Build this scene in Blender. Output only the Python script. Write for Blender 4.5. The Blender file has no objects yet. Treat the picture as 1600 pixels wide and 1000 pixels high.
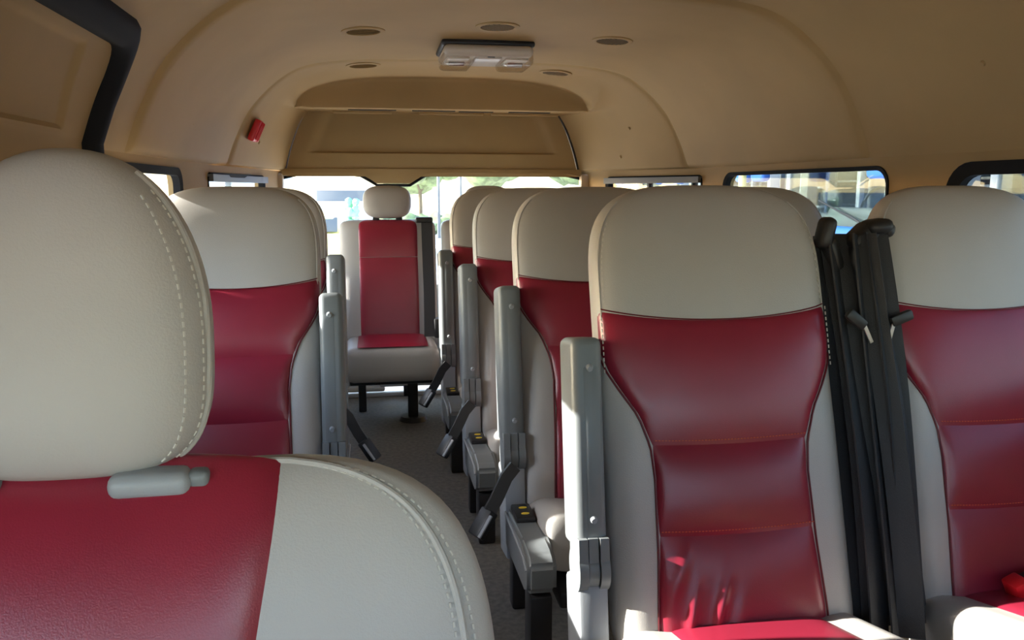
import bpy, bmesh, math, random
from mathutils import Vector, Matrix
random.seed(7)
PI = math.pi
C = bpy.context.scene.collection

# ------------------------------------------------------------------ camera, sky, sun, exposure
cam_d = bpy.data.cameras.new('camera'); cam = bpy.data.objects.new('camera', cam_d); C.objects.link(cam)
FPX = 1260.0
cam_d.sensor_width = 36.0; cam_d.lens = FPX/1600*36.0; cam_d.clip_start = 0.02
YAW, PITCH = math.radians(9.5636), math.radians(9.108)
cam.location = (0, 0, 1.13)
cam.rotation_euler = (PI/2-PITCH, 0, -YAW)
bpy.context.scene.camera = cam

SUN_EL, SUN_AZ = math.radians(21.5), math.radians(11)       # from the left side, a little from behind the seats
sun_dir = Vector((-math.cos(SUN_EL)*math.cos(SUN_AZ), math.cos(SUN_EL)*math.sin(SUN_AZ), math.sin(SUN_EL)))
w = bpy.data.worlds.new('sky'); bpy.context.scene.world = w; w.use_nodes = True
nt = w.node_tree; sky = nt.nodes.new('ShaderNodeTexSky'); sky.sky_type = 'NISHITA'
sky.sun_disc = False; sky.sun_elevation = SUN_EL; sky.sun_rotation = math.atan2(sun_dir.x, sun_dir.y)
sky.dust_density = 1.0; sky.air_density = 1.0; sky.ozone_density = 1.0
bg = nt.nodes['Background']; nt.links.new(sky.outputs[0], bg.inputs[0]); bg.inputs[1].default_value = 0.34
sl = bpy.data.lights.new('sun', 'SUN'); sl.energy = 6.0; sl.angle = math.radians(0.6); sl.color = (1.0, .95, .87)
so = bpy.data.objects.new('sun', sl); C.objects.link(so)
so.rotation_euler = sun_dir.to_track_quat('Z', 'Y').to_euler(); so.location = (-6, 2, 6)
vs = bpy.context.scene.view_settings
vs.view_transform = 'Standard'; vs.look = 'None'; vs.gamma = 1; vs.use_curve_mapping = False
vs.exposure = 2.3

# ------------------------------------------------------------------ materials
def mat(name, col, rough=.5, metal=0, var=0, vscale=6, bump=0, bscale=200, coat=0, spec=.5, col2=None, stretch=None, detail=4):
    m = bpy.data.materials.new(name); m.use_nodes = True
    t = m.node_tree; b = t.nodes['Principled BSDF']
    b.inputs['Base Color'].default_value = (*col, 1); b.inputs['Roughness'].default_value = rough
    b.inputs['Metallic'].default_value = metal; b.inputs['Specular IOR Level'].default_value = spec
    b.inputs['Coat Weight'].default_value = coat; b.inputs['Coat Roughness'].default_value = .25
    co = t.nodes.new('ShaderNodeTexCoord'); src = co.outputs['Object']
    if stretch:
        mp = t.nodes.new('ShaderNodeMapping'); mp.inputs['Scale'].default_value = stretch
        t.links.new(src, mp.inputs['Vector']); src = mp.outputs['Vector']
    if var or col2:
        n = t.nodes.new('ShaderNodeTexNoise'); n.inputs['Scale'].default_value = vscale; n.inputs['Detail'].default_value = detail
        t.links.new(src, n.inputs['Vector'])
        r = t.nodes.new('ShaderNodeValToRGB')
        a = col if col2 else tuple(c*(1-var) for c in col); z = col2 if col2 else tuple(min(1, c*(1+var)) for c in col)
        r.color_ramp.elements[0].color = (*a, 1); r.color_ramp.elements[1].color = (*z, 1)
        r.color_ramp.elements[0].position = .35; r.color_ramp.elements[1].position = .65
        t.links.new(n.outputs['Fac'], r.inputs['Fac']); t.links.new(r.outputs['Color'], b.inputs['Base Color'])
    if bump:
        n2 = t.nodes.new('ShaderNodeTexNoise'); n2.inputs['Scale'].default_value = bscale; n2.inputs['Detail'].default_value = 3
        t.links.new(src, n2.inputs['Vector'])
        bp = t.nodes.new('ShaderNodeBump'); bp.inputs['Strength'].default_value = bump; bp.inputs['Distance'].default_value = .002
        t.links.new(n2.outputs['Fac'], bp.inputs['Height']); t.links.new(bp.outputs['Normal'], b.inputs['Normal'])
    return m
def glass_mat(name, tint=(.86, .9, .88), refl=.06, k=.35):
    m = bpy.data.materials.new(name); m.use_nodes = True
    t = m.node_tree; t.nodes.clear()
    o = t.nodes.new('ShaderNodeOutputMaterial'); mx = t.nodes.new('ShaderNodeMixShader')
    a = t.nodes.new('ShaderNodeBsdfTransparent'); a.inputs[0].default_value = (*tint, 1)
    g = t.nodes.new('ShaderNodeBsdfGlossy'); g.inputs['Roughness'].default_value = .02
    f = t.nodes.new('ShaderNodeFresnel'); f.inputs[0].default_value = 1.45
    ad = t.nodes.new('ShaderNodeMath'); ad.operation = 'MULTIPLY_ADD'; ad.inputs[1].default_value = k; ad.inputs[2].default_value = max(0, refl-.035)
    t.links.new(f.outputs[0], ad.inputs[0]); t.links.new(ad.outputs[0], mx.inputs[0])
    t.links.new(a.outputs[0], mx.inputs[1]); t.links.new(g.outputs[0], mx.inputs[2]); t.links.new(mx.outputs[0], o.inputs[0])
    return m
M = dict(
    tan=mat('tan_headliner', (.375, .245, .105), .72, var=.05, vscale=3, bump=.12, bscale=120, spec=.3),
    tan_light=mat('tan_trim', (.48, .35, .21), .5, bump=.05),
    grey=mat('grey_leather', (.43, .411, .392), .48, var=.03, vscale=5, bump=.2, bscale=420, spec=.45),
    red=mat('crimson_leather', (.255, .015, .036), .32, var=.06, vscale=8, bump=.14, bscale=650, spec=.5, coat=.2),
    thread=mat('pale_thread', (.56, .54, .50), .8),
    thread_red=mat('orange_thread', (.55, .09, .03), .7),
    piping=mat('dark_red_piping', (.12, .006, .012), .5),
    plastic=mat('grey_plastic', (.17, .185, .195), .42, var=.04, vscale=10, bump=.1, bscale=600),
    plastic_l=mat('light_grey_plastic', (.30, .32, .345), .45, bump=.1, bscale=600),
    plastic_d=mat('dark_grey_plastic', (.13, .135, .14), .45),
    steel=mat('steel', (.62, .62, .63), .28, metal=1),
    black=mat('black_plastic', (.018, .018, .020), .45),
    rubber=mat('black_rubber', (.010, .010, .011), .8, spec=.2),
    frame=mat('black_steel', (.02, .02, .022), .4),
    web=mat('black_webbing', (.022, .023, .028), .55, bump=.5, bscale=900, stretch=(1, 1, .2)),
    floor=mat('dark_vinyl', (.13, .12, .105), .6, col2=(.20, .185, .16), vscale=60, detail=8, bump=.2, bscale=300),
    wall_l=mat('grey_trim', (.42, .41, .39), .5),
    redplastic=mat('red_plastic', (.62, .012, .018), .3),
    yellow=mat('yellow_mark', (.85, .62, .05), .5),
    lampbody=mat('lamp_housing', (.58, .51, .42), .3),
    reflector=mat('lamp_reflector', (.85, .83, .78), .25),
    slot=mat('vent_dark', (.035, .028, .02), .8),
    ventring=mat('vent_ring', (.30, .22, .13), .5),
    glass=glass_mat('tinted_window_glass', (.24, .265, .26), .035, .05), busglass=glass_mat('bus_glass', (.75, .80, .82), .03), clear=glass_mat('clear_window_glass', (.88, .90, .89)), lens=glass_mat('lamp_lens', (.9, .86, .8), .14),
    ground=mat('concrete', (.62, .60, .56), .85, var=.12, vscale=.6, bump=.3, bscale=20),
    blue=mat('blue_paint', (.03, .14, .52), .35, coat=.2),
    white=mat('white_paint', (.80, .80, .78), .35),
    cream=mat('cream_plastic', (.42, .41, .36), .5),
    rail=mat('white_rail', (.88, .88, .86), .3),
    teal=mat('bus_interior', (.20, .25, .27), .7, var=.35, vscale=5),
    leaf=mat('leaf_green', (.15, .20, .09), .7, var=.4, vscale=3),
    leaf2=mat('bright_leaf', (.22, .46, .30), .7, var=.15, vscale=4),
    bark=mat('bark', (.12, .09, .06), .9),
    plaster=mat('plaster', (.62, .60, .54), .85, var=.08, vscale=2),
    roofgrey=mat('grey_sheet', (.30, .36, .40), .5),
    yellowp=mat('yellow_paint', (.80, .72, .32), .35),
    tyre=mat('tyre', (.02, .02, .02), .8),
)

# ------------------------------------------------------------------ helpers
def link(o, parent=None):
    C.objects.link(o)
    if parent is not None: o.parent = parent
    return o
def mesh_of(bm, name='m', smooth=True):
    bmesh.ops.recalc_face_normals(bm, faces=bm.faces)
    me = bpy.data.meshes.new(name); bm.to_mesh(me); bm.free()
    if smooth:
        me.polygons.foreach_set('use_smooth', [True]*len(me.polygons))
    return me
def obj(name, me, m, parent=None, loc=None, rot=None, sharp=40, smooth=True):
    if isinstance(me, bmesh.types.BMesh): me = mesh_of(me, name, smooth)
    if not me.materials and m is not None: me.materials.append(m)
    if smooth and sharp and not me.get('sh'):
        try: me.set_sharp_from_angle(angle=math.radians(sharp))
        except Exception: pass
        me['sh'] = 1
    o = bpy.data.objects.new(name, me); link(o, parent)
    if loc: o.location = loc
    if rot: o.rotation_euler = rot
    return o
def thing(name, label, cat, loc=(0, 0, 0), group=None, rz=0):
    o = bpy.data.objects.new(name, None); link(o); o.location = loc; o.rotation_euler[2] = rz
    o.empty_display_size = .05
    return tag(o, label, cat, group)
def tag(o, label, cat, group=None, kind=None):
    o['label'] = label; o['category'] = cat
    if group: o['group'] = group
    if kind: o['kind'] = kind
    return o
def nb(): return bmesh.new()
def add_box(bm, c, s, r=0, seg=2, rot=None):
    mt = Matrix.Translation(c)
    if rot is not None: mt = mt @ rot.to_4x4()
    t = bmesh.new(); bmesh.ops.create_cube(t, size=1.0, matrix=Matrix.Diagonal((*s, 1)))
    if r > 0: bmesh.ops.bevel(t, geom=t.edges[:], offset=min(r, min(s)*.49), segments=seg, profile=.5, affect='EDGES', clamp_overlap=True)
    bmesh.ops.transform(t, matrix=mt, verts=t.verts)
    me = bpy.data.meshes.new('t'); t.to_mesh(me); t.free(); bm.from_mesh(me); bpy.data.meshes.remove(me)
    return bm
def box(c, s, r=0, seg=2, rot=None): return add_box(nb(), c, s, r, seg, rot)
def add_cyl(bm, a, b, r, n=16, r2=None, cap=True):
    a, b = Vector(a), Vector(b); d = (b-a); q = d.to_track_quat('Z', 'Y').to_matrix()
    r2 = r if r2 is None else r2
    va = [bm.verts.new(a+q@Vector((r*math.cos(2*PI*i/n), r*math.sin(2*PI*i/n), 0))) for i in range(n)]
    vb = [bm.verts.new(b+q@Vector((r2*math.cos(2*PI*i/n), r2*math.sin(2*PI*i/n), 0))) for i in range(n)]
    for i in range(n): bm.faces.new((va[i], va[(i+1) % n], vb[(i+1) % n], vb[i]))
    if cap: bm.faces.new(va[::-1]); bm.faces.new(vb)
    return bm
def cyl(a, b, r, n=16, r2=None): return add_cyl(nb(), a, b, r, n, r2)
def add_tube(bm, pts, r, n=8):
    pts = [Vector(p) for p in pts]; rings = []
    for i, p in enumerate(pts):
        d = (pts[min(i+1, len(pts)-1)]-pts[max(i-1, 0)]).normalized()
        q = d.to_track_quat('Z', 'Y').to_matrix()
        rings.append([bm.verts.new(p+q@Vector((r*math.cos(2*PI*k/n), r*math.sin(2*PI*k/n), 0))) for k in range(n)])
    for i in range(len(rings)-1):
        # pick the twist that keeps the rings aligned
        best = min(range(n), key=lambda s: sum((rings[i][k].co-rings[i+1][(k+s) % n].co).length for k in range(0, n, 2)))
        rings[i+1] = rings[i+1][best:]+rings[i+1][:best]
        for k in range(n): bm.faces.new((rings[i][k], rings[i][(k+1) % n], rings[i+1][(k+1) % n], rings[i+1][k]))
    bm.faces.new(rings[0][::-1]); bm.faces.new(rings[-1])
    return bm
def add_grid(bm, fn, nu, nv, wrap=False, skip=None):
    V = [[bm.verts.new(fn(i/(nu if wrap else nu-1), j/(nv-1))) for i in range(nu)] for j in range(nv)]
    for j in range(nv-1):
        for i in range(nu if wrap else nu-1):
            if skip and skip(i, j): continue
            bm.faces.new((V[j][i], V[j][(i+1) % nu], V[j+1][(i+1) % nu], V[j+1][i]))
    return V
def add_ribbon(bm, pts, nrm, width, th):
    # flat strap: rectangular section swept along pts; nrm = direction of its thickness
    pts = [Vector(p) for p in pts]; rings = []
    for i, p in enumerate(pts):
        d = (pts[min(i+1, len(pts)-1)]-pts[max(i-1, 0)]).normalized()
        n = Vector(nrm[i] if isinstance(nrm, list) else nrm); n = (n-d*n.dot(d)).normalized(); s = d.cross(n)
        rings.append([bm.verts.new(p+s*a*width/2+n*b*th/2) for a, b in ((-1, -1), (1, -1), (1, 1), (-1, 1))])
    for i in range(len(rings)-1):
        for k in range(4): bm.faces.new((rings[i][k], rings[i][(k+1) % 4], rings[i+1][(k+1) % 4], rings[i+1][k]))
    bm.faces.new(rings[0][::-1]); bm.faces.new(rings[-1])
    return bm
def rrect(x0, x1, y0, y1, r, n=6):
    out = []
    for cx, cy, a0 in ((x1-r, y1-r, 0), (x0+r, y1-r, PI/2), (x0+r, y0+r, PI), (x1-r, y0+r, 1.5*PI)):
        for k in range(n+1): a = a0+PI/2*k/n; out.append((cx+r*math.cos(a), cy+r*math.sin(a)))
    return out
def lerp(a, b, t): return a+(b-a)*t
def interp(x, tab):
    if x <= tab[0][0]: return tab[0][1]
    for (a, va), (b, vb) in zip(tab, tab[1:]):
        if x <= b: return lerp(va, vb, (x-a)/(b-a))
    return tab[-1][1]
def smooth(t): t = max(0, min(1, t)); return t*t*(3-2*t)

# ------------------------------------------------------------------ the van shell
ZB = 1.235
XL = [(-2, -.70), (2.3, -.69), (3.75, -.655), (4.45, -.475)]
XR = [(-2, 1.64), (1.8, 1.64), (2.45, 1.595), (3.3, 1.545), (3.75, 1.51), (4.45, 1.135)]
PROF = [(1.0, ZB), (.955, 1.365), (.885, 1.50), (.77, 1.622), (.65, 1.688), (.46, 1.716), (.22, 1.724), (0, 1.727)]
def catmull(tab, t):
    n = len(tab)-1; f = t*n; i = min(int(f), n-1); u = f-i
    p = [tab[max(0, i-1)], tab[i], tab[i+1], tab[min(n, i+2)]]
    return tuple(.5*(2*p[1][k]+(p[2][k]-p[0][k])*u+(2*p[0][k]-5*p[1][k]+4*p[2][k]-p[3][k])*u*u+(3*p[1][k]-p[0][k]-3*p[2][k]+p[3][k])*u**3) for k in (0, 1))
def shell0(Y, q):
    l, r = interp(Y, XL), interp(Y, XR); c, hw = (l+r)/2, (r-l)/2
    x, z = catmull(PROF, 1-abs(q))
    return Vector((c+math.copysign(x*hw, q), Y, z))
def shell(Y, q, off=0):
    p = shell0(Y, q)
    if off > 0: off *= smooth((1.002-abs(q))/.03)
    if off:
        a = shell0(Y, max(-1, q-.01)); b = shell0(Y, min(1, q+.01)); t = (b-a).normalized()
        p = p+Vector((t.z, 0, -t.x))*off*1.0          # towards the inside
    return p
def q_of_z(Y, z, side):
    lo, hi = 0.3, 1.0
    for _ in range(30):
        m = (lo+hi)/2
        if catmull(PROF, 1-m)[1] > z: lo = m
        else: hi = m
    return side*(lo+hi)/2

# floor
o = obj('floor', box((.45, 1.85, -.02), (2.5, 5.6, .04)), M['floor']); tag(o, 'dark vinyl floor along the aisle under the seats', 'floor', kind='structure')

# ceiling
ceil = thing('ceiling', 'moulded tan headliner arching over all the seats', 'ceiling'); ceil['kind'] = 'structure'
DOOR_Y, DOOR_Z = 2.176, 1.472
qd = q_of_z(2, DOOR_Z, -1)
def qs(n): return [-1+2*i/(n-1) for i in range(n)]
NQ = 97
def nearest(v, arr): return min(range(len(arr)), key=lambda i: abs(arr[i]-v))
QQ = qs(NQ); QQ[nearest(qd, QQ)] = qd
kd = nearest(qd, QQ)
Ys = [-.9+.155*i for i in range(20)]+[DOOR_Y]; Ys = sorted(y for y in Ys if y <= DOOR_Y)+[2.3, 2.45]
bm = nb(); jd = Ys.index(DOOR_Y)
add_grid(bm, lambda u, v: shell(Ys[round(v*(len(Ys)-1))], QQ[round(u*(NQ-1))]), NQ, len(Ys), skip=lambda i, j: i < kd and j < jd)
obj('headliner_panel', bm, M['tan'], ceil)
bm = nb(); Y2 = [2.43, 2.452, 2.460, 2.47, 2.5]+[2.5+.125*i for i in range(1, 11)]; O2 = [-.006, .003, .010, .014, .016]+[.016]*10
add_grid(bm, lambda u, v: shell(Y2[round(v*(len(Y2)-1))], QQ[round(u*(NQ-1))], O2[round(v*(len(Y2)-1))]), NQ, len(Y2))
obj('headliner_panel', bm, M['tan'], ceil)
# rear section: the vault ends in a dome-shaped duct face, with a slotted underside running back to the hatch
DCX, DHW, DZ0, DZ1 = .365, .735, 1.535, 1.682
def arc_z(x):
    e = abs((x-DCX)/DHW)
    return DZ0+(DZ1-DZ0)*max(0, 1-e**3.0)**(1/2.2) if e < 1 else DZ0
def rear_pt(Y, q, off):
    p = shell(Y, q, off)
    if p.z > DZ0:
        az = arc_z(p.x); m = smooth((Y-3.92)/.22)
        if p.z > az: p.z = lerp(p.z, az, m)
    return p
bm = nb(); Y3 = [3.735, 3.754, 3.762, 3.77, 3.79]+[3.80+.025*i for i in range(0, 15)]+[4.20, 4.3, 4.4, 4.475]; O3 = [.006, .015, .020, .023, .024]+[.024]*19
NQ3 = 161; Q3 = qs(NQ3)
add_grid(bm, lambda u, v: rear_pt(Y3[round(v*(len(Y3)-1))], Q3[round(u*(NQ3-1))], O3[round(v*(len(Y3)-1))]), NQ3, len(Y3))
obj('headliner_panel', bm, M['tan'], ceil)
bm = nb(); prof = [(4.135, 0, 1.0), (4.150, 0, .985), (4.160, .0, .94), (4.166, 0, .85), (4.170, 0, .5), (4.172, 0, .12), (4.178, 0, .03), (4.195, 0, 0)]
def duct_pt(u, v):
    y, _, k = prof[round(v*(len(prof)-1))]; x = DCX+DHW*math.sin((2*u-1)*PI/2)*.9995
    return Vector((x, y, lerp(DZ0-.004, arc_z(x)+.002, k)))
add_grid(bm, duct_pt, 81, len(prof))
ud = obj('rear_duct', bm, M['tan'], ceil)
obj('duct_underside', box((.36, 4.33, 1.545), (1.62, .29, .022), .004), M['tan'], ud)
for x0, x1, y in ((-.12, .12, 4.25), (.2, .42, 4.25), (.44, .62, 4.27), (.70, .92, 4.26)):
    obj('duct_slot', box(((x0+x1)/2, y, 1.533), (x1-x0, .028, .005), .002), M['slot'], ud)
for x0, x1, y in ((-.2, .1, 4.34), (.24, .58, 4.35), (.62, .98, 4.34)):
    obj('duct_ledge', box(((x0+x1)/2, y, 1.529), (x1-x0, .05, .014), .005), M['tan'], ud)
# small clips in the headliner
bm = nb()
for Y, z, s in ((3.0, 1.36, -1), (4.0, 1.36, -1), (4.0, 1.45, 1), (4.12, 1.31, 1), (2.55, 1.33, 1), (1.9, 1.45, 1), (1.75, 1.36, 1)):
    p = shell(Y, q_of_z(Y, z, s), (0 if Y < 2.45 else .012) if Y < 3.75 else .024); n = Vector((-s*.8, 0, -.6)).normalized()
    add_cyl(bm, p-n*.004, p+n*.004, .010, 12, .006)
o = obj('trim_clip', bm, M['tan'], ceil); o['kind'] = 'stuff'

# side walls: window rings, lower panels
def wx(side, Y): return interp(Y, XL if side < 0 else XR)
def wpt(side, Y, z, out=0): return Vector((wx(side, Y)+side*out, Y, z))
def add_ring(bm, side, outer, inner, out):
    # flat ring between the outer and inner outline (same point count), then the reveal going outwards
    n = len(outer); a = [bm.verts.new(wpt(side, y, z)) for y, z in outer]; b = [bm.verts.new(wpt(side, y, z)) for y, z in inner]
    c = [bm.verts.new(wpt(side, y, z, out)) for y, z in inner]; d = [bm.verts.new(wpt(side, y, z, out)) for y, z in outer]
    for i in range(n):
        k = (i+1) % n
        bm.faces.new((a[i], a[k], b[k], b[i])); bm.faces.new((b[i], b[k], c[k], c[i])); bm.faces.new((c[i], c[k], d[k], d[i]))
def cell_outline(hole, cell, n=6):
    # map the rounded hole outline to the rectangle of its cell
    y0, y1, z0, z1 = cell; hy0, hy1, hz0, hz1, r = hole
    inner = rrect(hy0, hy1, hz0, hz1, r, n); outer = []
    for k, (cy, cz) in enumerate(((y1, z1), (y0, z1), (y0, z0), (y1, z0))):
        for j in range(n+1):
            iy, iz = inner[k*(n+1)+j]
            if j < n/2: outer.append((cy, iz if j else max(min(iz, z1), z0)) if k in (0, 2) else (iy, cz))
            elif j > n/2: outer.append((iy, cz) if k in (0, 2) else (cy, iz))
            else: outer.append((cy, cz))
    return outer, inner
WIN = {1: [((-.4, 2.10, .72, 1.205, .085), (-.9, 2.24)), ((2.35, 3.43, .72, 1.205, .06), (2.24, 3.53)), ((3.64, 4.26, .74, 1.20, .03), (3.53, 4.47))],
       -1: [((2.30, 3.04, .72, 1.205, .05), (2.24, 3.25)), ((3.46, 4.20, .74, 1.20, .03), (3.25, 4.47))]}
for side, nm in ((1, 'right'), (-1, 'left')):
    bm = nb()
    for hole, (c0, c1) in WIN[side]:
        # subdivide long cells so they follow the bend of the wall
        outer, inner = cell_outline(hole, (c0, c1, .62, ZB)); add_ring(bm, side, outer, inner, .045)
    y0 = -.9 if side > 0 else 2.24
    if side < 0:        # front door beside the foreground seat
        outer, inner = cell_outline((-.7, .25, .74, 1.15, .07), (-.95, .555, .0, ZB-.005)); add_ring(bm, side, outer, inner, .045)
    ny = 24
    def low(u, v): return wpt(side, lerp(y0, 4.47, u), lerp(0, .62, v))
    add_grid(bm, low, ny, 3)
    wo = obj('wall_'+nm, bm, M['tan'], sharp=30)
    tag(wo, 'tan inner side of the van with small windows behind the %s seats' % ('window-side' if side > 0 else 'single'), 'wall', kind='structure')
labels = {(1, 0): 'black-framed side window nearest the camera, beside the outer seat', (1, 1): 'side window showing the blue bus between the front pair of seats',
          (1, 2): 'small sliding window far back with a dark frame and two dividers', (-1, 0): 'bright side window just behind the sliding door seal', (-1, 1): 'small sliding window at the back with a grey header, near the red box'}
wn = 0
for side in (1, -1):
    for k, (hole, cell) in enumerate(WIN[side]):
        wn += 1; hy0, hy1, hz0, hz1, r = hole
        t = thing('window_%d' % wn, labels[(side, k)], 'window'); t['kind'] = 'structure'
        bm = nb(); sw = {(1, 0): .032, (1, 1): .010, (-1, 0): .022}.get((side, k), .012)
        a = rrect(hy0-.004, hy1+.004, hz0-.004, hz1+.004, r+.004); b = rrect(hy0+sw, hy1-sw, hz0+sw, hz1-sw, max(.012, r-sw*.6))
        rings = [[bm.verts.new(wpt(side, y, z, d)) for y, z in pl] for pl, d in ((a, -.006), (b, -.002), (b, .022), (a, .022))]
        n = len(a)
        for g in range(4):
            for i in range(n): bm.faces.new((rings[g][i], rings[g][(i+1) % n], rings[(g+1) % 4][(i+1) % n], rings[(g+1) % 4][i]))
        obj('window_frame', bm, M['rubber'], t, sharp=30)
        bm = nb(); p = rrect(hy0+sw-.005, hy1-sw+.005, hz0+sw-.005, hz1-sw+.005, max(.012, r-sw*.6))
        f1 = bm.faces.new([bm.verts.new(wpt(side, y, z, .018)) for y, z in p])
        obj('pane', bm, M['glass' if side > 0 else 'clear'], t, smooth=False)
        if k == len(WIN[side])-1:       # sliding window: header bar and dividers
            bm = nb(); add_ribbon(bm, [wpt(side, y, hz1-.018, -.008) for y in (hy0, (hy0+hy1)/2, hy1)], (0, 0, 1), .03, .03)
            obj('header_bar', bm, M['plastic_d'], t)
            for yy in ((hy0+.10, hy0+.36) if side > 0 else ((hy0+hy1)/2,)):
                obj('divider', box(wpt(side, yy, (hz0+hz1)/2, .012), (.025, .035, hz1-hz0-.01), .005), M['black'], t)

# unseen cabin front added to dim the seats: dashboard wall, low header, windscreen pillars
bm = nb(); add_box(bm, (.47, -.95, .40), (2.34, .08, .80), .02); add_box(bm, (.47, -.80, .84), (2.3, .36, .12), .05, 3)
add_box(bm, (.47, -.80, 1.50), (2.34, .5, .46), .06, 3)
for x in (-.68, 1.60): add_box(bm, (x, -.92, 1.15), (.10, .12, .7), .03)
o = obj('wall_front', bm, M['tan']); tag(o, 'unseen dashboard wall and low windscreen header behind the camera, cutting the front light', 'wall', kind='structure')
bm = nb(); bm.faces.new([bm.verts.new((x, -.93, z)) for x, z in ((-.64, .86), (1.56, .86), (1.56, 1.30), (-.64, 1.30))])
o = obj('window_6', bm, M['clear'], smooth=False); tag(o, 'clear windscreen at the front of the van', 'window', kind='structure')

# ------------------------------------------------------------------ sliding door on the left
sd = thing('door_1', 'tan sliding door panel outlined by a thick black rubber seal', 'door', (0, 0, 0)); sd['kind'] = 'structure'
def door_pt(Y, z):
    # recessed inner panel with soft edges
    rec = smooth((Y+.4)/.02)*smooth((2.03-.06*(z-1.25)/.2-Y)/.022)*smooth((z-1.262)/.008)*smooth((1.445-z)/.012)
    if z < ZB: return wpt(-1, Y, z, .014)
    return shell(Y, q_of_z(Y, z, -1), -.016-.010*rec)
DY = [-.9, -.6, -.41, -.38]+[-.3+.2*i for i in range(11)]+[1.85, 1.9, 1.94]+[1.95+.008*i for i in range(12)]+[2.07, 2.12, 2.17, 2.205]
DZ = [1.20, 1.228, 1.24, 1.25, 1.258, 1.262, 1.266, 1.27, 1.28]+[1.30+.02*i for i in range(7)]+[1.43, 1.436, 1.442, 1.448, 1.46, 1.48, 1.495]
bm = nb(); add_grid(bm, lambda u, v: door_pt(DY[round(v*(len(DY)-1))], DZ[round(u*(len(DZ)-1))]), len(DZ), len(DY))
obj('door_panel', bm, M['tan'], sd)
bm = nb(); n6 = 6
outer, inner = cell_outline((1.54, 2.10, .70, 1.15, .07), (.55, 2.205, .55, ZB-.008))  # hidden window opening kept short to limit the sun on the seats
add_ring(bm, -1, outer, inner, .045)
for v in bm.verts: v.co.x -= .016
add_grid(bm, lambda u, v: wpt(-1, lerp(.55, 2.205, u), lerp(.0, .55, v), .016), 12, 2)
obj('door_lower_panel', bm, M['tan'], sd, sharp=30)
bm = nb(); bm.faces.new([bm.verts.new(wpt(-1, y, z, .04)) for y, z in rrect(1.54, 2.10, .70, 1.15, .07)])
obj('pane', bm, M['clear'], sd, smooth=False)
# seal: a wide band following the rear edge, the rounded corner and the top edge of the opening
path = [(2.215, .05), (2.215, .5), (2.215, .9), (2.21, 1.15), (2.196, 1.25), (2.192, 1.34), (2.187, 1.40)]
path += [(2.085+.10*math.cos(a), 1.395+.10*math.sin(a)) for a in [PI/2*k/6 for k in range(1, 7)]]
path += [(2.0, 1.495), (1.7, 1.496), (1.2, 1.497), (.6, 1.498), (0, 1.498), (-.9, 1.498)]
def seal_pt(Y, z, off): return shell(Y, q_of_z(Y, z, -1), off) if z > ZB else wpt(-1, Y, z, -off)
bm = nb(); rings = []
for i, (Y, z) in enumerate(path):
    a = Vector(path[max(0, i-1)]); b = Vector(path[min(len(path)-1, i+1)]); d = (b-a).normalized(); s = Vector((d.y, -d.x))
    hwid = .035
    sec = []
    for k in range(9):
        tt = -1+2*k/8; off = .040*math.sqrt(max(0, 1-abs(tt)**3))-.020
        sec.append(bm.verts.new(seal_pt(Y+s.x*hwid*tt, z+s.y*hwid*tt, off)))
    rings.append(sec)
for i in range(len(rings)-1):
    for k in range(8): bm.faces.new((rings[i][k], rings[i][k+1], rings[i+1][k+1], rings[i+1][k]))
obj('door_seal', bm, M['rubber'], sd)

# ------------------------------------------------------------------ rear hatch
ht = thing('door_2', 'rear hatch with domed tan trim panel above the bright back window', 'door'); ht['kind'] = 'structure'
HY = 4.45
def hatch_x(z, side):
    q = q_of_z(HY, max(z, ZB+.001), 1); p = shell0(HY, side*q); return p.x-side*.022
def hatch_pt(u, v):
    z = lerp(1.205, 1.545, v); xl, xr = hatch_x(z, -1), hatch_x(z, 1); x = lerp(xl, xr, u)
    dx = min(x-xl, xr-x)
    rec = smooth((z-1.325)/.010)*smooth((dx-.09)/.05)
    return Vector((x, HY-.02+.020*rec+.10*(z-1.2)*0, z))
HU = 81; bm = nb()
HV = [0, .04, .1, .2, .3, .34]+[.35+.005*i for i in range(8)]+[.4, .45, .5, .6, .7, .8, .9, 1]
add_grid(bm, lambda u, v: hatch_pt(u, HV[round(v*(len(HV)-1))]), HU, len(HV))
obj('hatch_panel', bm, M['tan'], ht)
# light lip along the bottom edge, dipping around the centre
lip = [(-.475, 1.205), (-.40, 1.222), (-.12, 1.224), (-.07, 1.218), (-.02, 1.19), (.015, 1.168), (.19, 1.168), (.225, 1.19), (.27, 1.218), (.32, 1.224), (1.05, 1.222), (1.135, 1.205)]
bm = nb(); top = [bm.verts.new((x, HY-.030, 1.245)) for x, z in lip]; bot = [bm.verts.new((x, HY-.036, z)) for x, z in lip]
top2 = [bm.verts.new((x, HY+.03, 1.245)) for x, z in lip]; bot2 = [bm.verts.new((x, HY+.03, z)) for x, z in lip]
for i in range(len(lip)-1):
    for a, b in ((top, bot), (bot, bot2), (bot2, top2), (top2, top)): bm.faces.new((a[i], a[i+1], b[i+1], b[i]))
obj('hatch_lip', bm, M['tan'], ht)
bm = nb(); add_tube(bm, [(x, HY-.010, z-.009) for x, z in lip], .008, 8)
obj('window_seal', bm, M['rubber'], ht)
for s in (-1, 1):
    bm = nb(); pts = []
    for k in range(14): z = 1.21+.325*k/13; pts.append((hatch_x(z, s)+s*.008, HY-.018, z))
    add_tube(bm, pts, .0075, 8); obj('hatch_gap_seal', bm, M['slot'], ht)
    bm = nb(); add_box(bm, (-.492 if s < 0 else 1.152, HY-.03, 1.05), (.05, .05, .34), .015)
    obj('corner_trim', bm, M['tan_light'], ht)
bm = nb(); bm.faces.new([bm.verts.new((x, HY+.01, z)) for x, z in ((-.49, .62), (1.15, .62), (1.15, 1.215), (-.49, 1.215))])
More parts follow.
